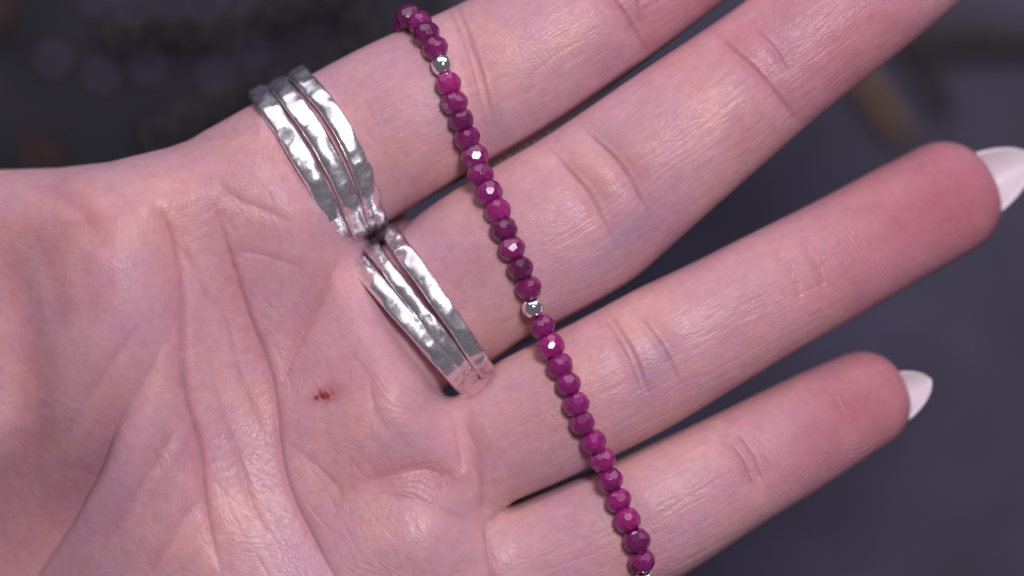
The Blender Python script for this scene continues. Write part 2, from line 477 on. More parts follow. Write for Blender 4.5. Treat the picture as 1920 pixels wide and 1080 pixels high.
def crease(pts, depth, wl, wr=None, lip=.25, taper=.25, wob=1.0, soft=False):
    """furrow along a line (px); wl / wr are its half widths (px) to the left / right of travel"""
    wr = wr or wl
    P = catmull(pts, 12)
    if wob: P = P + smooth1(rng.normal(size=len(P)), 1.5)[:, None] * wob * np.array([.7, .7])
    m = 4.6 * max(wl, wr)
    xa, ya = np.maximum(np.floor(P.min(0) - m - 1).astype(int), (RX0, RY0)); xb, yb = np.minimum(np.ceil(P.max(0) + m + 1).astype(int), (RX1 - 1, RY1 - 1))
    if xb <= xa or yb <= ya: return
    sl = (slice(ya - RY0, yb - RY0), slice(xa - RX0, xb - RX0))
    D = np.full((yb - ya, xb - xa), 1e6, np.float32); SG = np.ones_like(D); T = np.zeros_like(D)
    seg = np.linalg.norm(np.diff(P, axis=0), axis=1); cum = np.r_[0, np.cumsum(seg)]; tot = cum[-1]
    for i in range(len(P) - 1):
        a, b = P[i], P[i + 1]
        u0, v0 = np.maximum(np.floor(np.minimum(a, b) - m).astype(int), (xa, ya)); u1, v1 = np.minimum(np.ceil(np.maximum(a, b) + m).astype(int), (xb, yb))
        if u1 <= u0 or v1 <= v0: continue
        ss = (slice(v0 - ya, v1 - ya), slice(u0 - xa, u1 - xa))
        X = RXg[sl][ss]; Y = RYg[sl][ss]; ex, ey = b - a; L2 = ex * ex + ey * ey + 1e-6
        t = np.clip(((X - a[0]) * ex + (Y - a[1]) * ey) / L2, 0, 1)
        qx = X - a[0] - t * ex; qy = Y - a[1] - t * ey; d = np.sqrt(qx * qx + qy * qy)
        better = d < D[ss]
        D[ss] = np.where(better, d, D[ss]); SG[ss] = np.where(better, np.sign(ex * (Y - a[1]) - ey * (X - a[0])), SG[ss])
        T[ss] = np.where(better, (cum[i] + t * seg[i]) / tot, T[ss])
    w = np.where(SG > 0, wr, wl)          # image y points down: positive cross = right of travel
    u = D / w
    env = np.clip(np.minimum(T, 1 - T) / max(taper, 1e-3), 0, 1); env = env * env * (3 - 2 * env)
    g = (-.42 * np.exp(-1.6 * u ** 1.1) - .58 * np.exp(-(u / 2.0) ** 1.4) + .4 * lip * np.exp(-((u - 3.0) / 1.3) ** 2)) * env
    if soft: g = -np.exp(-(u / 1.7) ** 2) * env
    REL[sl] += depth * g.astype(np.float32)
    CREASE[sl] = np.maximum(CREASE[sl], (np.exp(-u * u) * env * min(1, depth * 2)).astype(np.float32))

# principal palm lines
crease([(262, 322), (290, 385), (318, 428), (336, 500), (343, 560), (344, 640), (345, 710), (356, 769), (376, 843), (386, 947), (400, 1020), (425, 1110)], 0.62, 10, 30, 0, .25)
crease([(392, 350), (408, 405), (430, 472), (467, 591), (500, 675), (517, 750), (527, 850), (545, 920), (575, 985), (620, 1070), (660, 1130)], 0.45, 9, 22, 0, .22)
crease([(690, 425), (668, 452), (648, 478), (622, 526), (590, 585), (561, 637), (540, 690), (524, 742)], 0.85, 12, 30, 0, .40)
crease([(412, 560), (430, 620), (446, 690), (474, 769), (500, 832)], .22, 4, 8)
crease([(380, 610), (398, 700), (418, 780), (446, 850), (474, 947), (520, 1030)], .16, 4, 9)
crease([(342, 450), (375, 530), (410, 600)], .22, 6, 9)
crease([(395, 330), (440, 370), (500, 395), (560, 425)], .16, 5, 8)
crease([(430, 470), (500, 480), (570, 505)], .14, 4, 6)
crease([(276, 350), (318, 428), (336, 500), (343, 560), (344, 640), (345, 710), (356, 769), (376, 843), (386, 947), (400, 1020), (425, 1110)], .34, 3, 4, 0, .15, .8)
crease([(395, 370), (430, 472), (467, 591), (500, 675), (517, 750), (527, 850), (545, 920), (575, 985), (620, 1070), (660, 1130)], .34, 3, 4, 0, .15, .8)
crease([(660, 462), (622, 526), (590, 585), (561, 637), (540, 690), (524, 742)], .30, 3, 4, .1, .2, .8)
# folds of the thumb's ball
crease([(330, 600), (307, 653), (267, 729), (213, 813), (169, 893), (116, 978), (50, 1090), (-40, 1238)], 4.2, 12, 66, 0, .55)
crease([(262, 600), (249, 627), (178, 724), (111, 822), (70, 890)], .30, 8, 16)
crease([(348, 770), (302, 858), (258, 920), (205, 1010), (180, 1060)], .28, 6, 20)
crease([(384, 930), (338, 978), (302, 1040), (262, 1110)], .36, 8, 24)
crease([(12, 400), (30, 520), (46, 650), (54, 780), (40, 910), (10, 1000)], 1.2, 26, 34, 0, .3, 1, True)
crease([(-20, 330), (59, 345), (133, 378), (180, 436), (205, 500)], .30, 14, 12, 0, .35, 1, True)
crease([(40, 420), (85, 480), (110, 560), (120, 660)], .4, 26, 20, 0, .3, 1, True)
crease([(120, 330), (200, 350), (262, 400), (285, 440)], .14, 10, 8, 0, .35, 1, True)
crease([(150, 470), (170, 560), (165, 640)], .22, 18, 14, 0, .35, 1, True)
# distal palm
crease([(660, 915), (700, 902), (758, 884), (807, 882), (850, 898), (890, 930)], .5, 20, 24, 0, .3)
crease([(700, 925), (738, 932), (790, 938), (848, 964), (900, 985)], .22, 8, 12, 0)
crease([(540, 830), (600, 880), (640, 930), (610, 990)], .16, 6, 9)
crease([(640, 650), (690, 700), (700, 760), (740, 830)], .12, 5, 7)
crease([(858, 770), (876, 806), (892, 846), (902, 893), (908, 940), (910, 985)], .65, 10, 8, .3, .2)
crease([(850, 790), (862, 840), (872, 890)], .25, 7, 7)
crease([(908, 972), (914, 1010), (922, 1060), (935, 1120)], .55, 10, 8)
crease([(848, 744), (880, 735), (905, 712), (930, 680)], .8, 10, 10, .1)
# finger joint lines
def joint(a, b, depth, w, n=1, gap=0, bow=8):
    a = np.array(a, float); b = np.array(b, float); d = b - a; nn = np.array([d[1], -d[0]]) / np.linalg.norm(d)
    a = a - d * .16; b = b + d * .16; m = (a + b) / 2 + nn * bow * 1.3
    crease([a - d * .12, m, b + d * .12], depth * .9, 15, None, 0, .3, 0, True)
    for i in range(n):
        o = nn * gap * i; crease([a + o, m + o, b + o], depth * .55, w * .5, w * .9, .7, .30, 2.2); crease([a + o + nn * 7, m + o + nn * 7, b + o + nn * 7], -depth * .16, w * .45, None, 0, .45, 2.2)
joint((838, 20), (905, 235), .34, 6, 2, 16); joint((862, 60), (915, 200), .22, 4)
joint((1128, -20), (1212, 105), .36, 6, 1); joint((1165, -40), (1200, 60), .2, 5)
joint((1030, 285), (1140, 445), .32, 6, 1, 0, 10); joint((1060, 320), (1125, 400), .2, 4)
joint((1085, 240), (1205, 395), .30, 6, 1, 0, 12); joint((1110, 262), (1190, 350), .18, 4)
joint((1345, 70), (1490, 225), .38, 6, 1, 0, 8); joint((1415, 60), (1475, 140), .22, 5)
joint((1128, 600), (1198, 740), .34, 6, 2, 14); joint((1195, 595), (1275, 725), .26, 5, 1)
joint((1455, 470), (1500, 565), .26, 6); joint((1505, 460), (1545, 550), .22, 5)
joint((1360, 828), (1410, 920), .42, 6, 2, 20); joint((1415, 815), (1440, 890), .18, 5)
joint((1540, 722), (1585, 790), .16, 4)
joint((1130, 880), (1190, 1010), .22, 6)

# local line direction: every finger its own, the palm a slow swirl
def fmask(fg, RXg, RYg):
    x = (RXg - 960) / PPM; y = (540 - RYg) / PPM
    dx = x - fg.o[0]; dy = y - fg.o[1]
    s = dx * fg.d[0] + dy * fg.d[1]; l = dx * fg.nrm[0] + dy * fg.nrm[1]
    c, a, b, zc = fg.params(s.ravel()); c = c.reshape(s.shape); a = a.reshape(s.shape)
    return s, (l - c), sstep(1.05, .8, np.abs(l - c) / a) * sstep(fg.s0 - 1, fg.s0 + 4, s)
INDEX.s0 = INDEX.s_of(690, 250); MIDDLE.s0 = MIDDLE.s_of(850, 545); RING.s0 = RING.s_of(930, 830); PINKY.s0 = PINKY.s_of(960, 1090)
fm = np.zeros_like(REL); fine = np.zeros_like(REL)
for i, fg in enumerate((INDEX, MIDDLE, RING, PINKY)):
    e0 = fg.o + fg.d * (fg.s0 - 2); e1 = fg.o + fg.d * (fg.L + 1); hw_ = fg.a.max() * 1.15 + np.abs(fg.c).max()
    xa, xb = [int(np.clip(q * PPM + 960 - RX0, 0, RX1 - RX0)) for q in (min(e0[0], e1[0]) - hw_, max(e0[0], e1[0]) + hw_)]
    ya, yb = [int(np.clip(540 - q * PPM - RY0, 0, RY1 - RY0)) for q in (max(e0[1], e1[1]) + hw_, min(e0[1], e1[1]) - hw_)]
    win = (slice(ya, yb), slice(xa, xb))
    s, l, m = fmask(fg, RXg[win], RYg[win])
    sp, lp = s * PPM, l * PPM
    wx = (vnoise(sp / 110 + 9 * i, lp / 70) - .5) * 12
    a1 = vnoise(sp / 60 + 31 * i, (lp + wx) / 3.6 + 7)
    a2 = vnoise(sp / 34 + 11 * i, (lp + wx * 2) / 9 + 57)
    rows = vnoise(sp / 70 + 5 * i, (lp + wx) / 7.5 + 91)
    cr = np.sin(2 * np.pi * (sp + wx * 1.5 + .12 * lp) / 7.4 + 3.0 * vnoise(sp / 40 + 17 * i, lp / 14 + 3))
    patch = sstep(.30, .62, vnoise(sp / 90 + 3 * i, lp / 60 + 40))
    g = -.10 * np.clip(a1 - .5, 0, 1) - .020 * np.abs(a2 - .5) * 2 + .021 * cr * (.2 + .8 * patch) * sstep(.35, .65, rows)
    # print ridges on the last segment
    tipm = sstep(fg.L - 27, fg.L - 20, s)
    rho = np.sqrt(((s - (fg.L - 9)) * 1.0) ** 2 + (l * .8) ** 2) * PPM
    ridge = np.sin((rho + wx * 2.0) * 2 * np.pi / 7.0)
    g = g * (1 - .8 * tipm) + .042 * ridge * tipm * (.4 + .6 * patch)
    fine[win] = fine[win] * (1 - m) + g * m; fm[win] = np.maximum(fm[win], m)
# palm
w1 = (vnoise(RXg / 210 + 3, RYg / 210 + 8) - .5) * 260; w2 = (vnoise(RXg / 170 + 43, RYg / 170 + 18) - .5) * 200
ph = np.sqrt((RXg - 980 + w1) ** 2 + (RYg - 420 + w2) ** 2)
pr = np.sin(ph * 2 * np.pi / 7.2 + (vnoise(RXg / 30, RYg / 30) - .5) * 5)
patch = sstep(.42, .72, vnoise(RXg / 75 + 70, RYg / 75 + 20))
ang = math.radians(62)
u = RXg * math.cos(ang) + RYg * math.sin(ang) + w1 * .35; v = -RXg * math.sin(ang) + RYg * math.cos(ang) + w2 * .35
l1 = vnoise(u / 40 + 5, v / 7.5 + 9); l2 = vnoise(u / 7.0 + 25, v / 34 + 19)
big = vnoise(u / 90 + 2, v / 22 + 44)
pal = .024 * pr * (.15 + .85 * patch) - .07 * np.clip(l1 - .5, 0, 1) - .06 * np.clip(l2 - .55, 0, 1) - .05 * np.abs(big - .5)
calm = sstep(330, 230, RXg + .12 * (RYg - 700))       # the ball of the thumb is smoother
pal = pal * (1 - .75 * calm)
fine = fine * fm + pal * (1 - fm)
# scattered short wrinkles of the palm
for _ in range(110):
    x = rng.uniform(330, 900); y = rng.uniform(330, 1080); a = math.radians(rng.choice([62, 75, 20, 110, -20], p=[.35, .25, .15, .15, .1]) + rng.normal() * 9)
    L = rng.uniform(20, 70); d = np.array([math.cos(a), math.sin(a)]); p = np.array([x, y])
    crease([p - d * L, p + rng.normal(size=2) * 3, p + d * L], rng.uniform(.02, .06), rng.uniform(1.3, 2.2), None, .3, .4, .8)
for _ in range(60):
    fg = (INDEX, MIDDLE, RING, PINKY)[rng.integers(4)]
    s = rng.uniform(fg.s0 + 3, fg.L - 14); l = rng.uniform(-.75, .75) * 7
    xy = fg.o + fg.d * s + fg.nrm * l; p = np.array([xy[0] * PPM + 960, 540 - xy[1] * PPM]); d = np.array([fg.d[0], -fg.d[1]])
    L = rng.uniform(14, 50)
    crease([p - d * L, p + rng.normal(size=2) * 2, p + d * L], rng.uniform(.015, .035), rng.uniform(1.5, 2.4), None, .4, .4, .5)
# the graze on the palm: a rough little crust
scd = np.sqrt(((RXg - 610) * .94 + (RYg - 740) * -.35) ** 2 / 17 ** 2 + ((RXg - 610) * .35 + (RYg - 740) * .94) ** 2 / 10 ** 2)
SCAB = sstep(1.25, .55, scd + (vnoise(RXg / 6, RYg / 6) - .5) * 1.1) * sstep(.25, .6, vnoise(RXg / 5 + 9, RYg / 5 + 3) + .2)
REL += fine + .24 * SCAB * (vnoise(RXg / 4 + 9, RYg / 4) - .2)

RXf, RYf = RXg, RYg
RXg = RXg[::4, ::4]; RYg = RYg[::4, ::4]; scq = scd[::4, ::4]
def blobs(lst):
    o = np.zeros_like(RXg)
    for cx, cy, sx, sy, an, am in lst:
        a = math.radians(an); dx = RXg - cx; dy = RYg - cy
        u = dx * math.cos(a) + dy * math.sin(a); v = -dx * math.sin(a) + dy * math.cos(a)
        o += am * np.exp(-.5 * ((u / sx) ** 2 + (v / sy) ** 2))
    return o
FLUSH = blobs([(1790, 385, 190, 140, -30, .85), (1640, 760, 170, 120, -32, .75), 
               (1580, 45, 180, 120, -36, .6), (1250, 0, 130, 80, -30, .45), (680, 690, 80, 60, 0, .22), (600, 860, 130, 50, 10, .15),
               (760, 890, 80, 26, 5, .2), (470, 640, 40, 180, -15, .12), (640, 430, 60, 60, 0, .12), (1235, 735, 50, 30, -30, .2),
               (120, 420, 70, 60, 0, .2), (1100, 620, 60, 40, 0, .08), (1030, 760, 90, 40, -30, .1), (1140, 330, 40, 40, 0, .12)])
FLUSH += .22 * (vnoise(RXg / 70, RYg / 70 + 5) - .5) + .10 * (vnoise(RXg / 24 + 8, RYg / 24 + 5) - .5)
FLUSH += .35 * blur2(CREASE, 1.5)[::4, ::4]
FLUSH = np.clip(FLUSH + .55 * sstep(3.0, .8, scq), 0, 1)
VEIN = np.clip(blobs([(1172, 445, 60, 20, -40, .5), (1222, 700, 50, 18, -60, .45), (1130, 250, 50, 30, -30, .25), (930, 240, 40, 30, -30, .35),
                      (640, 450, 60, 50, 0, .15), (1480, 60, 30, 60, 20, .2), (1120, 120, 70, 30, -30, .15), (250, 850, 120, 60, -50, .2), (150, 700, 60, 120, 0, .15)]), 0, 1)
WARM = np.clip(blobs([(420, 400, 60, 120, -15, .5), (760, 885, 70, 24, 5, .5), (590, 600, 20, 90, 30, .4), (1000, 420, 60, 60, 0, .3), (980, 780, 80, 60, -30, .35),
                      (1100, 720, 60, 60, 0, .3), (330, 420, 25, 100, 10, .3), (1180, 310, 60, 40, -35, .25), (700, 330, 50, 60, 0, .1)]), 0, 1)

# normals, displacement along them, tone attributes
def vnormals(V, Q, NG):
    n = np.zeros_like(V)
    d1 = V[Q[:, 2]] - V[Q[:, 0]]; d2 = V[Q[:, 3]] - V[Q[:, 1]]; fn = np.cross(d1, d2)
    for k in range(4):
        for c in range(3): n[:, c] += np.bincount(Q[:, k], fn[:, c], len(V))
    for p in NG:
        n[p] += np.cross(V[p[2]] - V[p[0]], V[p[-1]] - V[p[1]])
    return n / (np.linalg.norm(n, axis=1)[:, None] + 1e-12)
Nn = vnormals(V, Q, NG)
px, py = topx(V)
ix, iy = px - RX0, py - RY0
inside = (px > RX0 + 2) & (px < RX1 - 3) & (py > RY0 + 2) & (py < RY1 - 3)
face = sstep(.05, .45, Nn[:, 2]) * inside
V = V + Nn * (bil(REL, ix, iy) * face)[:, None]
ATT = {k: (bil(A, ix / dv, iy / dv) * (sstep(-.3, .2, Nn[:, 2]) * inside)).astype(np.float32) for k, A, dv in (('flush', FLUSH, 4), ('vein', VEIN, 4), ('warm', WARM, 4), ('scab', SCAB, 1))}

GR = np.zeros((len(V), 3), np.float32)
ca_, sa_ = math.cos(math.radians(62)), -math.sin(math.radians(62))
wob_ = (vnoise(px / 170 + 3, py / 170 + 8) - .5) * 9; wob2 = (vnoise(px / 140 + 43, py / 140 + 18) - .5) * 9
GR[:, 0] = (V[:, 0] * ca_ + V[:, 1] * sa_ + wob_) * .42; GR[:, 1] = -V[:, 0] * sa_ + V[:, 1] * ca_ + wob2; GR[:, 2] = V[:, 2] * .8
best = np.full(len(V), 1.02)
for i, fg in enumerate((INDEX, MIDDLE, RING, PINKY)):
    d_ = V[:, :2] - fg.o; s_ = d_ @ fg.d; l_ = d_ @ fg.nrm; c, a, b, zc = fg.params(s_)
    r_ = np.abs(l_ - c) / a; m = (s_ > fg.s0 + 1) & (r_ < best)
    best = np.where(m, r_, best)
    th_ = np.arcsin(np.clip((l_ - c) / a, -1, 1)) * a
    GR[m, 0] = (s_ * .34)[m] + 300 * (i + 1); GR[m, 1] = th_[m]; GR[m, 2] = 0
GR *= .001

def big_mesh(name, V, Q, NG, mat):
    me = bpy.data.meshes.new(name)
    nl = len(Q) * 4 + sum(map(len, NG))
    me.vertices.add(len(V)); me.loops.add(nl); me.polygons.add(len(Q) + len(NG))
    W3 = V.copy(); W3[:, 2] += HZ
    me.vertices.foreach_set('co', (W3 * S).astype(np.float32).ravel())
    ng = np.array([i for p in NG for i in p], np.int32)
    me.loops.foreach_set('vertex_index', np.concatenate([Q.ravel().astype(np.int32), ng]))
    st = np.concatenate([np.arange(len(Q)) * 4, len(Q) * 4 + np.r_[0, np.cumsum([len(p) for p in NG])][:-1]]).astype(np.int32)
    me.polygons.foreach_set('loop_start', st)
    me.polygons.foreach_set('use_smooth', np.ones(len(st), bool))
    me.update(calc_edges=True); me.validate()
    me.materials.append(mat)
    return me
me = big_mesh('hand', V, Q, NG, M_SKIN)
for k, a in ATT.items():
    at = me.attributes.new(k, 'FLOAT', 'POINT'); at.data.foreach_set('value', a)
at = me.attributes.new('grain', 'FLOAT_VECTOR', 'POINT'); at.data.foreach_set('vector', GR.ravel())
hand = bpy.data.objects.new('hand', me); COL.objects.link(hand)
tag(hand, 'open left hand, palm up, fingers to the right, small red graze on palm', 'hand')
print('hand verts', len(V), 'quads', len(Q), 'ngons', len(NG))

# heights of the finished palm side along a px path
def top_z(px, py, zmax=12.0):
    px = np.asarray(px, float); py = np.asarray(py, float)
    zz = np.linspace(zmax, -20, 161); res = np.full(len(px), -20.0); done = np.zeros(len(px), bool)
    for z in zz:
        k = (CAMD - z) / CAMD
        v = F((px - 960) / PPM * k, (540 - py) / PPM * k, np.full(len(px), z))
        h = (v < 0) & ~done; res[h] = z; done |= h
    return res

# ------------------------------------------------------------------ nails
def nail(fg, length, half, back, zoff, droop, label, side=0.0):
    """almond plate under the fingertip: from the cuticle to past the tip"""
    c, a, b, zc = [float(q[0]) for q in fg.params(np.array([fg.L - fg.cap]))]
    nu, nv = 26, 15; vs = []; fs = []
    for layer in (0, 1):
        for i in range(nu):
            t = i / (nu - 1); s = fg.L - back + (length + back) * t
            tt = max(0.0, (t - .45) / .55)
            h = half * (1 - tt ** 2.1) ** .62 if tt > 0 else half * (.86 + .14 * (t / .45) ** .5)
            h = max(h, .12)
            for j in range(nv):
                w = (j / (nv - 1) - .5) * 2
                lat = c + w * h + side
                z = zc - b * zoff + droop * t * t * 2.0 + 2.3 * (w * h / half) ** 2 * .9 - .45 * layer
                xy = fg.o + fg.d * s + fg.nrm * lat
                vs.append((xy[0], xy[1], z))
    o = nu * nv
    for i in range(nu - 1):
        for j in range(nv - 1):
            a0 = i * nv + j; fs.append((a0, a0 + 1, a0 + nv + 1, a0 + nv)); fs.append((o + a0, o + a0 + nv, o + a0 + nv + 1, o + a0 + 1))
    for i in range(nu - 1):
        for j in (0, nv - 1):
            a0 = i * nv + j; q = (a0, a0 + nv, o + a0 + nv, o + a0); fs.append(q if j == 0 else q[::-1])
    for j in range(nv - 1):
        for i in (0, nu - 1):
            a0 = i * nv + j; q = (a0, o + a0, o + a0 + 1, a0 + 1); fs.append(q if i == 0 else q[::-1])
    m = mesh_obj('fingernail', vs, fs, M_NAIL, hand); tag(m, label)
nail(RING, 5.6, 4.15, 12, .45, .8, 'long pale pink almond nail of the ring finger', -.7)
nail(PINKY, 3.1, 3.3, 10, .45, .6, 'short pale pink almond nail of the little finger', -1.4)
nail(INDEX, 5.5, 5.0, 12, .45, .8, 'pale pink almond nail of the index finger')
nail(MIDDLE, 6.0, 5.2, 12, .45, .8, 'pale pink almond nail of the middle finger')

# ------------------------------------------------------------------ rings
def band(fg, sfun, parent, width, thick, gap, seed, label=None, wfun=None, grow=0.0, shift=0.0):
    """hammered band: closed sweep of a rounded profile round the finger"""
    r = np.random.default_rng(seed); n = 260; m = 16
    th = np.linspace(0, 2 * math.pi, n, endpoint=False)
    C = np.array([fg.at(sfun(t), t, gap + thick / 2, grow, shift) for t in th])
    T = np.roll(C, -1, 0) - np.roll(C, 1, 0); T /= np.linalg.norm(T, axis=1)[:, None]
    cen = C.mean(0); Rd = C - cen; Rd -= (Rd * T).sum(1)[:, None] * T
    A = np.cross(T, Rd); A /= np.linalg.norm(A, axis=1)[:, None]
    if A[0] @ np.array([fg.d[0], fg.d[1], 0]) < 0: A = -A
    Rd = np.cross(A, T); Rd *= np.sign((Rd * (C - cen)).sum(1))[:, None]
    # hammer marks: random flat dents
    dent = np.zeros((n, m)); vs = []
    ph = np.linspace(0, 2 * math.pi, m, endpoint=False)
    marks = [(r.uniform(0, n), r.uniform(.1, 1.0) * math.pi, r.uniform(3, 6.5), r.uniform(.10, .30)) for _ in range(170)]
    for (c0, p0, rr, dp) in marks:
        di = np.abs(np.arange(n) - c0); di = np.minimum(di, n - di)
        q = np.sqrt((di[:, None] / rr) ** 2 + ((ph[None] - p0) / .75) ** 2)
        dent = np.maximum(dent, dp * np.clip(1.6 - 1.3 * q, 0, 1))
    ww = np.array([wfun(t) if wfun else 1.0 for t in th]) * (1 + .16 * smooth1(r.normal(size=n), 5))
    C = C + Rd * (.35 * smooth1(r.normal(size=n), 6))[:, None] * .6 / np.linalg.norm(Rd, axis=1)[:, None]
    Rd = Rd / np.linalg.norm(Rd, axis=1)[:, None]
    for i in range(n):
        for j in range(m):
            ca, sa = math.cos(ph[j]), math.sin(ph[j])
            e = .62
            ax = width / 2 * ww[i] * math.copysign(abs(ca) ** e, ca); ra = thick / 2 * math.copysign(abs(sa) ** e, sa)
            vs.append(C[i] + A[i] * ax + Rd[i] * (ra - (dent[i, j] if sa > -.1 else 0)))
    fs = [(i * m + j, i * m + (j + 1) % m, ((i + 1) % n) * m + (j + 1) % m, ((i + 1) % n) * m + j) for i in range(n) for j in range(m)]
    me_o = mesh_obj('band', vs, fs, M_RING, parent)
    bm = bmesh.new(); bm.from_mesh(me_o.data); bmesh.ops.recalc_face_normals(bm, faces=bm.faces); bm.to_mesh(me_o.data); bm.free()
    if label: tag(me_o, label)
    return me_o

ir = empty('silver_ring', (*W(605, 300)[:2], HZ - 8)); tag(ir, 'hammered silver ring of three spread bands around the index finger base', 'ring', 'hammered silver rings')
def arc(fg, top, bot, bow):
    """axial position of a band round the finger from where its two visible ends sit in the photo"""
    a = fg.s_of(*top, -7); b = fg.s_of(*bot, -7)
    return lambda t: (a + b) / 2 + (a - b) / 2 * math.cos(t) + bow * math.sin(t) * abs(math.sin(t))
for j, (tp_, bt_, bw_) in enumerate((((490, 184), (646, 456), .9), ((524, 164), (682, 448), 1.35), ((562, 148), (712, 430), 1.9))):
    band(INDEX, arc(INDEX, tp_, bt_, bw_), ir, 2.42, 1.4, .15, 11 + j, grow=-.3, shift=.45)
mr = empty('silver_ring', (*W(795, 590)[:2], HZ - 8)); tag(mr, 'hammered silver ring of three crossing bands around the middle finger base', 'ring', 'hammered silver rings')
band(MIDDLE, arc(MIDDLE, (674, 498), (878, 728), .1), mr, 2.2, 1.4, 1.2, 21, grow=-.3, shift=-.5)
band(MIDDLE, arc(MIDDLE, (704, 474), (890, 714), .2), mr, 1.9, 1.3, 1.0, 22, grow=-.3, shift=-.5)
band(MIDDLE, arc(MIDDLE, (744, 454), (907, 690), .4), mr, 2.2, 1.4, 1.1, 23, grow=-.3, shift=-.5)

# ------------------------------------------------------------------ the bead strand
def facet_bead(r, hz, n=9):
    """polyhedron cut by tangent planes: rows of lozenge facets as on a hand-cut bead"""
    nrm = []
    for lat, off in ((0, 0), (26, .5), (-26, .5), (51, 0), (-51, 0), (74, .5), (-74, .5)):
        cnt = n if abs(lat) < 40 else (n * 2 // 3 if abs(lat) < 60 else n // 2)
        for i in range(cnt):
            a = 2 * math.pi * (i + off) / cnt + random.uniform(-.05, .05); la = math.radians(lat + random.uniform(-3, 3)); d = random.uniform(.96, 1.03)
            nrm.append(Vector((math.cos(a) * math.cos(la), math.sin(a) * math.cos(la), math.sin(la))) / d)
    nrm += [Vector((0, 0, 1.06)), Vector((0, 0, -1.06))]
    bm = bmesh.new(); [bm.verts.new(v) for v in nrm]
    bmesh.ops.convex_hull(bm, input=bm.verts[:]); bm.normal_update()
    dual = []
    for f_ in bm.faces:
        d = f_.normal.dot(f_.verts[0].co); dual.append(f_.normal / d)
    bm.free(); bm = bmesh.new(); [bm.verts.new(v) for v in dual]
    bmesh.ops.remove_doubles(bm, verts=bm.verts[:], dist=.02)
    r_ = bmesh.ops.convex_hull(bm, input=bm.verts[:])
    bmesh.ops.dissolve_limit(bm, angle_limit=math.radians(3), verts=bm.verts[:], edges=bm.edges[:])
    for v in bm.verts: v.co = Vector((v.co.x * r, v.co.y * r, v.co.z * hz)) * S
    bmesh.ops.bevel(bm, geom=bm.edges[:], offset=.025 * S, segments=1, affect='EDGES')
    bmesh.ops.recalc_face_normals(bm, faces=bm.faces[:])
    me = bpy.data.meshes.new('bead'); bm.to_mesh(me); bm.free(); me.materials.append(M_RUBY); return me
BEADS = [facet_bead(1.53, 1.47, n) for n in (10, 11, 11, 12, 10)]
def silver_mesh(r):
    bm = bmesh.new(); bmesh.ops.create_uvsphere(bm, u_segments=32, v_segments=20, radius=r * S)
    for v in bm.verts: v.co.z = max(-.86 * r * S, min(.86 * r * S, v.co.z))
    me = bpy.data.meshes.new('spacer_bead'); bm.to_mesh(me); bm.free()
    me.polygons.foreach_set('use_smooth', [True] * len(me.polygons)); me.materials.append(M_SILVER); return me
SPACER = silver_mesh(1.3)

cen = [('r', 768, 32), ('r', 788, 44), ('r', 800, 64), ('r', 816, 91), ('s', 829, 122), ('r', 841, 157), ('r', 852, 192), ('r', 865, 225), ('r', 876, 258), ('r', 890, 293), ('r', 901, 327),
       ('r', 917, 361), ('r', 934, 395), ('r', 945, 430), ('r', 960, 466), ('r', 976, 503), ('r', 991, 539), ('s', 999, 577), ('r', 1017, 613), ('r', 1033, 649),
       ('r', 1050, 686), ('r', 1066, 720), ('r', 1080, 758), ('r', 1092, 793), ('r', 1113, 828), ('r', 1130, 863), ('r', 1144, 900), ('r', 1160, 938),
       ('r', 1176, 975), ('r', 1194, 1013), ('r', 1203, 1052), ('s', 1210, 1088), ('r', 1226, 1122), ('r', 1240, 1158), ('r', 1252, 1194)]
pxs = np.array([c[1] for c in cen], float); pys = np.array([c[2] for c in cen], float)
fx = np.interp(np.arange(0, len(cen) - 1 + .01, .25), np.arange(len(cen)), pxs); fy = np.interp(np.arange(0, len(cen) - 1 + .01, .25), np.arange(len(cen)), pys)
tz = top_z(fx, fy)
base = tz[::4] + 1.45
ztab = {0: -2.6, 1: .0}
zb = base.copy()
zb[0] = zb[3] - 4.2; zb[1] = zb[3] - 2.0; zb[2] = zb[3] - .6
# a light thread bridges the dips between fingers
for _ in range(6):
    for i in range(3, len(zb) - 4): zb[i] = max(zb[i], .5 * (zb[i - 1] + zb[i + 1]) - .10)
for i in range(len(zb) - 4, len(zb)): zb[i] = zb[i - 1] - (.5, 1.2, 1.8, 2.1)[i - len(zb) + 4]
pos = [W(a, b, z) for a, b, z in zip(pxs, pys, zb)]
# round behind the index finger and below the frame
pre = [pos[0] + np.array(q) for q in ((-.45, -.8, -2.3), (-.5, -2.0, -4.6), (-.4, -3.4, -6.8), (-.2, -4.8, -8.9))]
post = [pos[-1] + np.array(q) for q in ((.5, -1.2, -2.2), (.8, -1.8, -4.6), (1.0, -2.1, -7.0))]
kinds = ['r'] * 4 + [c[0] for c in cen] + ['r'] * 3
pos = pre[::-1] + pos + post
strand = empty('bead_strand', (pos[8][0], pos[8][1], pos[8][2] + HZ)); tag(strand, 'strand of faceted ruby red beads with silver spacers laid across the fingers', 'bead strand')
P = np.array(pos)
for i, kd in enumerate(kinds):
    t = P[min(i + 1, len(P) - 1)] - P[max(i - 1, 0)]; t = Vector(t).normalized()
    jit = Vector([random.gauss(0, .10) for _ in range(3)])
    q = (t + jit * (1.0 if kd == 'r' else .3)).to_track_quat('Z', 'Y')
    o = bpy.data.objects.new('ruby_bead' if kd == 'r' else 'silver_spacer', random.choice(BEADS) if kd == 'r' else SPACER)
    COL.objects.link(o); o.parent = strand
    sc = random.uniform(.95, 1.05)
    o.location = (Vector(P[i]) + Vector((0, 0, HZ))) * S - strand.location
    o.rotation_euler = (q.to_matrix() @ Matrix.Rotation(random.uniform(0, 6.28), 3, 'Z')).to_euler()
    o.scale = (sc, sc, sc * random.uniform(.97, 1.03))
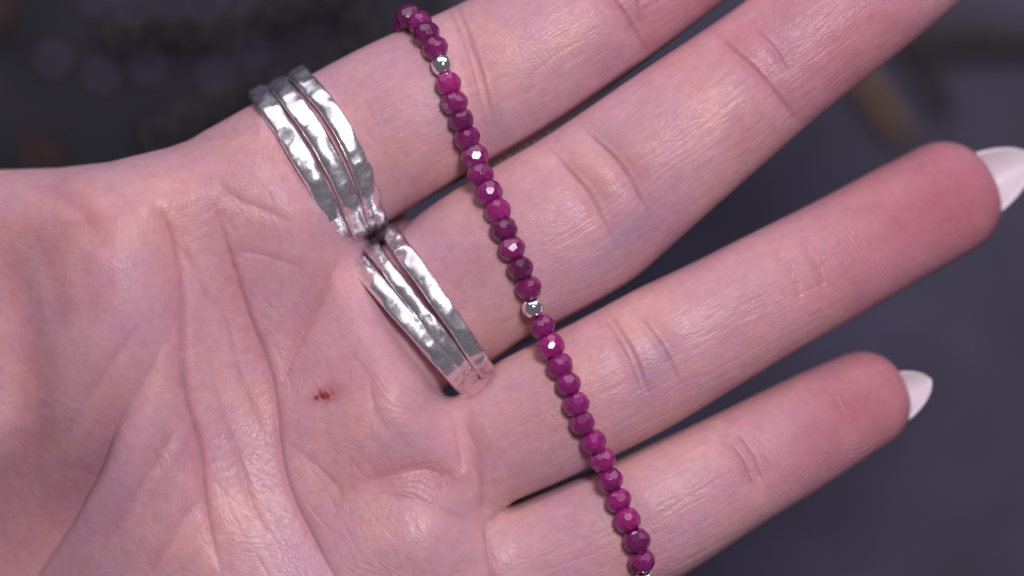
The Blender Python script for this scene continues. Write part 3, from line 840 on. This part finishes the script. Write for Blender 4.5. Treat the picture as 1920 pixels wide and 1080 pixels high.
# thread
tp = catmull(P, .8); vs = []; fs = []
for i, p in enumerate(tp):
    t = Vector(tp[min(i + 1, len(tp) - 1)] - tp[max(i - 1, 0)]).normalized(); a = t.orthogonal().normalized(); b = t.cross(a)
    for j in range(6):
        an = j * math.pi / 3; vs.append(np.array(Vector(p) + (a * math.cos(an) + b * math.sin(an)) * .16))
for i in range(len(tp) - 1):
    for j in range(6): fs.append((i * 6 + j, i * 6 + (j + 1) % 6, (i + 1) * 6 + (j + 1) % 6, (i + 1) * 6 + j))
mesh_obj('thread', vs, fs, M_THREAD, strand)

# ------------------------------------------------------------------ the table far below and what lies on it
def TBL(px, py, h=0.0):
    """photo pixel -> point on the table (true mm, table top z = 0), h above it"""
    k = (CAMD + HZ - h) / CAMD
    return np.array([(px - 960) / PPM * k, (540 - py) / PPM * k, h])
n = 40; vs = []; fs = []
for i in range(n + 1):
    for j in range(n + 1):
        x = (i / n - .5) * 900; y = (j / n - .5) * 700
        vs.append((x, y, -.5 + .8 * (vnoise(np.array([x / 35.]), np.array([y / 35.]))[0] - .5)))
for i in range(n):
    for j in range(n): a = i * (n + 1) + j; fs.append((a, a + n + 1, a + n + 2, a + 1))
slate = mesh_obj('table_top', vs, fs, M_SLATE, uplift=False)
tag(slate, 'dark blue grey slate table top far below the hand', 'table', kind='structure')

def ball(r, seg=20, ring=12):
    bm = bmesh.new(); bmesh.ops.create_uvsphere(bm, u_segments=seg, v_segments=ring, radius=r * S)
    me = bpy.data.meshes.new('bead'); bm.to_mesh(me); bm.free(); me.polygons.foreach_set('use_smooth', [True] * len(me.polygons)); return me
M_SMOKE = mat_simple('smoky_glass', (.010, .007, .007), (.022, .017, .015), 200, .2)
M_GLINT = mat_simple('lilac_glint', (.13, .10, .20), (.23, .18, .32), 300, .2)  # pale lilac paints the blurred highlights of glossy beads into the colour
M_OLIVE = mat_simple('olive_stone', (.018, .016, .014), (.03, .027, .022), 300, .3)
def loop_strand(label, pts, mats, r, closed):
    e = empty('background_beads', TBL(*pts[0])); tag(e, label, 'bead strand')
    e.name = 'bead_strand'
    P = catmull(np.array([TBL(a, b, r)[:2] for a, b in pts]), .5)
    cum = np.r_[0, np.cumsum(np.linalg.norm(np.diff(P, axis=0), axis=1))]
    k = 0
    while k * 2 * r < cum[-1]:
        x = np.interp(k * 2.02 * r, cum, P[:, 0]); y = np.interp(k * 2.02 * r, cum, P[:, 1])
        m = mats[int(vnoise(np.array([k * .9 + 3.3]), np.array([r * 7.7]))[0] * len(mats)) % len(mats)]
        me = ball(r * random.uniform(.92, 1.06)); me.materials.append(m)
        o = bpy.data.objects.new('bead', me); COL.objects.link(o); o.parent = e
        o.location = Vector((x, y, r + 2.7)) * S - e.location; k += 1
spots = [(100, 112), (180, -4), (247, 14), (320, 4), (385, 6), (446, -6), (470, 100), (405, 140), (340, 212), (275, 126), (190, 141)]
e = empty('bead_strand', TBL(*spots[0], 2.7)); tag(e, 'blurred open loop of small beads coloured lilac as blurred highlights beyond the rings', 'bead strand')
lil = ball(1.25); lil.materials.append(M_GLINT)
for a_, b_ in spots:
    o = bpy.data.objects.new('bead', lil); COL.objects.link(o); o.parent = e
    o.location = Vector(TBL(a_, b_, 4.0)) * S - e.location
loop_strand('blurred strand of dark smoky beads curling behind the hand at the upper left',
            [(230, 70), (330, 60), (420, 70), (480, 40), (600, 0), (680, 30), (640, 120), (560, 170), (430, 190), (300, 260)], [M_SMOKE, M_OLIVE, M_SMOKE], 2.8, False)

def leaf(label, pa, pb, width, mat):
    a = TBL(*pa, 2); b = TBL(*pb, 4); d = b - a; L = np.linalg.norm(d); d /= L; nr = np.array([-d[1], d[0], 0]); vs = []; fs = []
    nu, nv = 16, 7
    for i in range(nu):
        t = i / (nu - 1); h = width * math.sin(math.pi * min(1, .04 + t * .96)) ** .8 * (1 - .3 * t) + .1
        for j in range(nv):
            w = (j / (nv - 1) - .5) * 2
            vs.append(a + d * L * t + nr * w * h + np.array([0, 0, 3 * math.sin(t * 3) + 2.0 * abs(w) ** 1.5]))
    for i in range(nu - 1):
        for j in range(nv - 1): q = i * nv + j; fs.append((q, q + 1, q + nv + 1, q + nv))
    e = empty('dry_leaf', a); tag(e, label, 'leaf')
    o = mesh_obj('blade', vs, fs, mat, e, uplift=False); md = o.modifiers.new('thickness', 'SOLIDIFY'); md.thickness = .0004
    stick_mesh('stem', [a - d * 8, a, a + d * L * .5 + np.array([0, 0, 2.6])], .6, mat, e)
    return e
def stick_mesh(name, pts, r, mat, parent=None):
    tp = catmull(np.array(pts), 1.5); vs = []; fs = []; m = 9
    for i, p in enumerate(tp):
        t = Vector(tp[min(i + 1, len(tp) - 1)] - tp[max(i - 1, 0)]).normalized(); a = t.orthogonal().normalized(); b = t.cross(a)
        rr = r * (1 - .25 * i / len(tp)) * (1 + .18 * math.sin(i * 1.1) * (i % 7 == 0)) * (.6 if i in (0, len(tp) - 1) else 1)
        for j in range(m): an = j * 2 * math.pi / m; vs.append(np.array(Vector(p) + (a * math.cos(an) + b * math.sin(an)) * rr))
    for i in range(len(tp) - 1):
        for j in range(m): fs.append((i * m + j, i * m + (j + 1) % m, (i + 1) * m + (j + 1) % m, (i + 1) * m + j))
    fs.append(tuple(range(m))[::-1]); fs.append(tuple((len(tp) - 1) * m + j for j in range(m)))
    return mesh_obj(name, vs, fs, mat, parent, uplift=False)
M_RUST = mat_simple('rust_leaf', (.035, .011, .010), (.06, .017, .013), 120, .6)
M_OCHRE = mat_simple('ochre_twig', (.13, .075, .04), (.19, .11, .055), 150, .7)
M_DARK_BAR = mat_simple('dark_bar', (.020, .016, .018), (.04, .03, .03), 150, .8)
leaf('blurred rust red dry leaf beside the wrist edge at the left', (60, 250), (125, 330), 3.2, M_RUST)
leaf('blurred rust red dry leaf in the upper left corner', (-30, -30), (15, 55), 5, M_RUST)
tw = stick_mesh('twig', [TBL(1560, 60, 3), TBL(1625, 160, 3), TBL(1700, 262, 3)], 2.3, M_OCHRE); tag(tw, 'blurred ochre twig lying on the slate between middle and ring fingertips', 'twig')
tw = stick_mesh('twig', [TBL(1640, 20, 3), TBL(1725, 120, 3), TBL(1785, 215, 3)], 2.2, M_DARK_BAR); tag(tw, 'blurred dark bar on the slate to the right of the ochre twig', 'twig')  # dark bar running beside the ochre twig
tw = stick_mesh('twig', [TBL(1700, 78, 3), TBL(1850, 72, 3), TBL(2000, 80, 3)], 3.2, M_DARK_BAR); tag(tw, 'blurred dark twig lying level near the upper right corner', 'twig')

# dark suede pad under the far beads
vs = []; fs = []; nseg = 64
c0 = TBL(310, 40)
ring_r = [(1.0, 0.0), (1.0, 2.0), (.97, 2.6), (.6, 2.7)]
for (k_, h_) in ring_r:
    for i in range(nseg):
        a = 2 * math.pi * i / nseg; ca, sa = math.cos(a), math.sin(a)
        rx = 46 * math.copysign(abs(ca) ** .6, ca); ry = 27 * math.copysign(abs(sa) ** .6, sa)
        wob = 1 + .05 * math.sin(3 * a + 1)
        vs.append((c0[0] + rx * k_ * wob, c0[1] + ry * k_ * wob, h_))
for r_i in range(len(ring_r) - 1):
    for i in range(nseg): fs.append((r_i * nseg + i, r_i * nseg + (i + 1) % nseg, (r_i + 1) * nseg + (i + 1) % nseg, (r_i + 1) * nseg + i))
fs.append(tuple((len(ring_r) - 1) * nseg + i for i in range(nseg)))
pad = mesh_obj('display_pad', vs, fs, mat_simple('suede', (.012, .011, .017), (.026, .024, .036), 90, .9), uplift=False)
tag(pad, 'dark brown blurred pad under the beads at the upper left', 'pad')
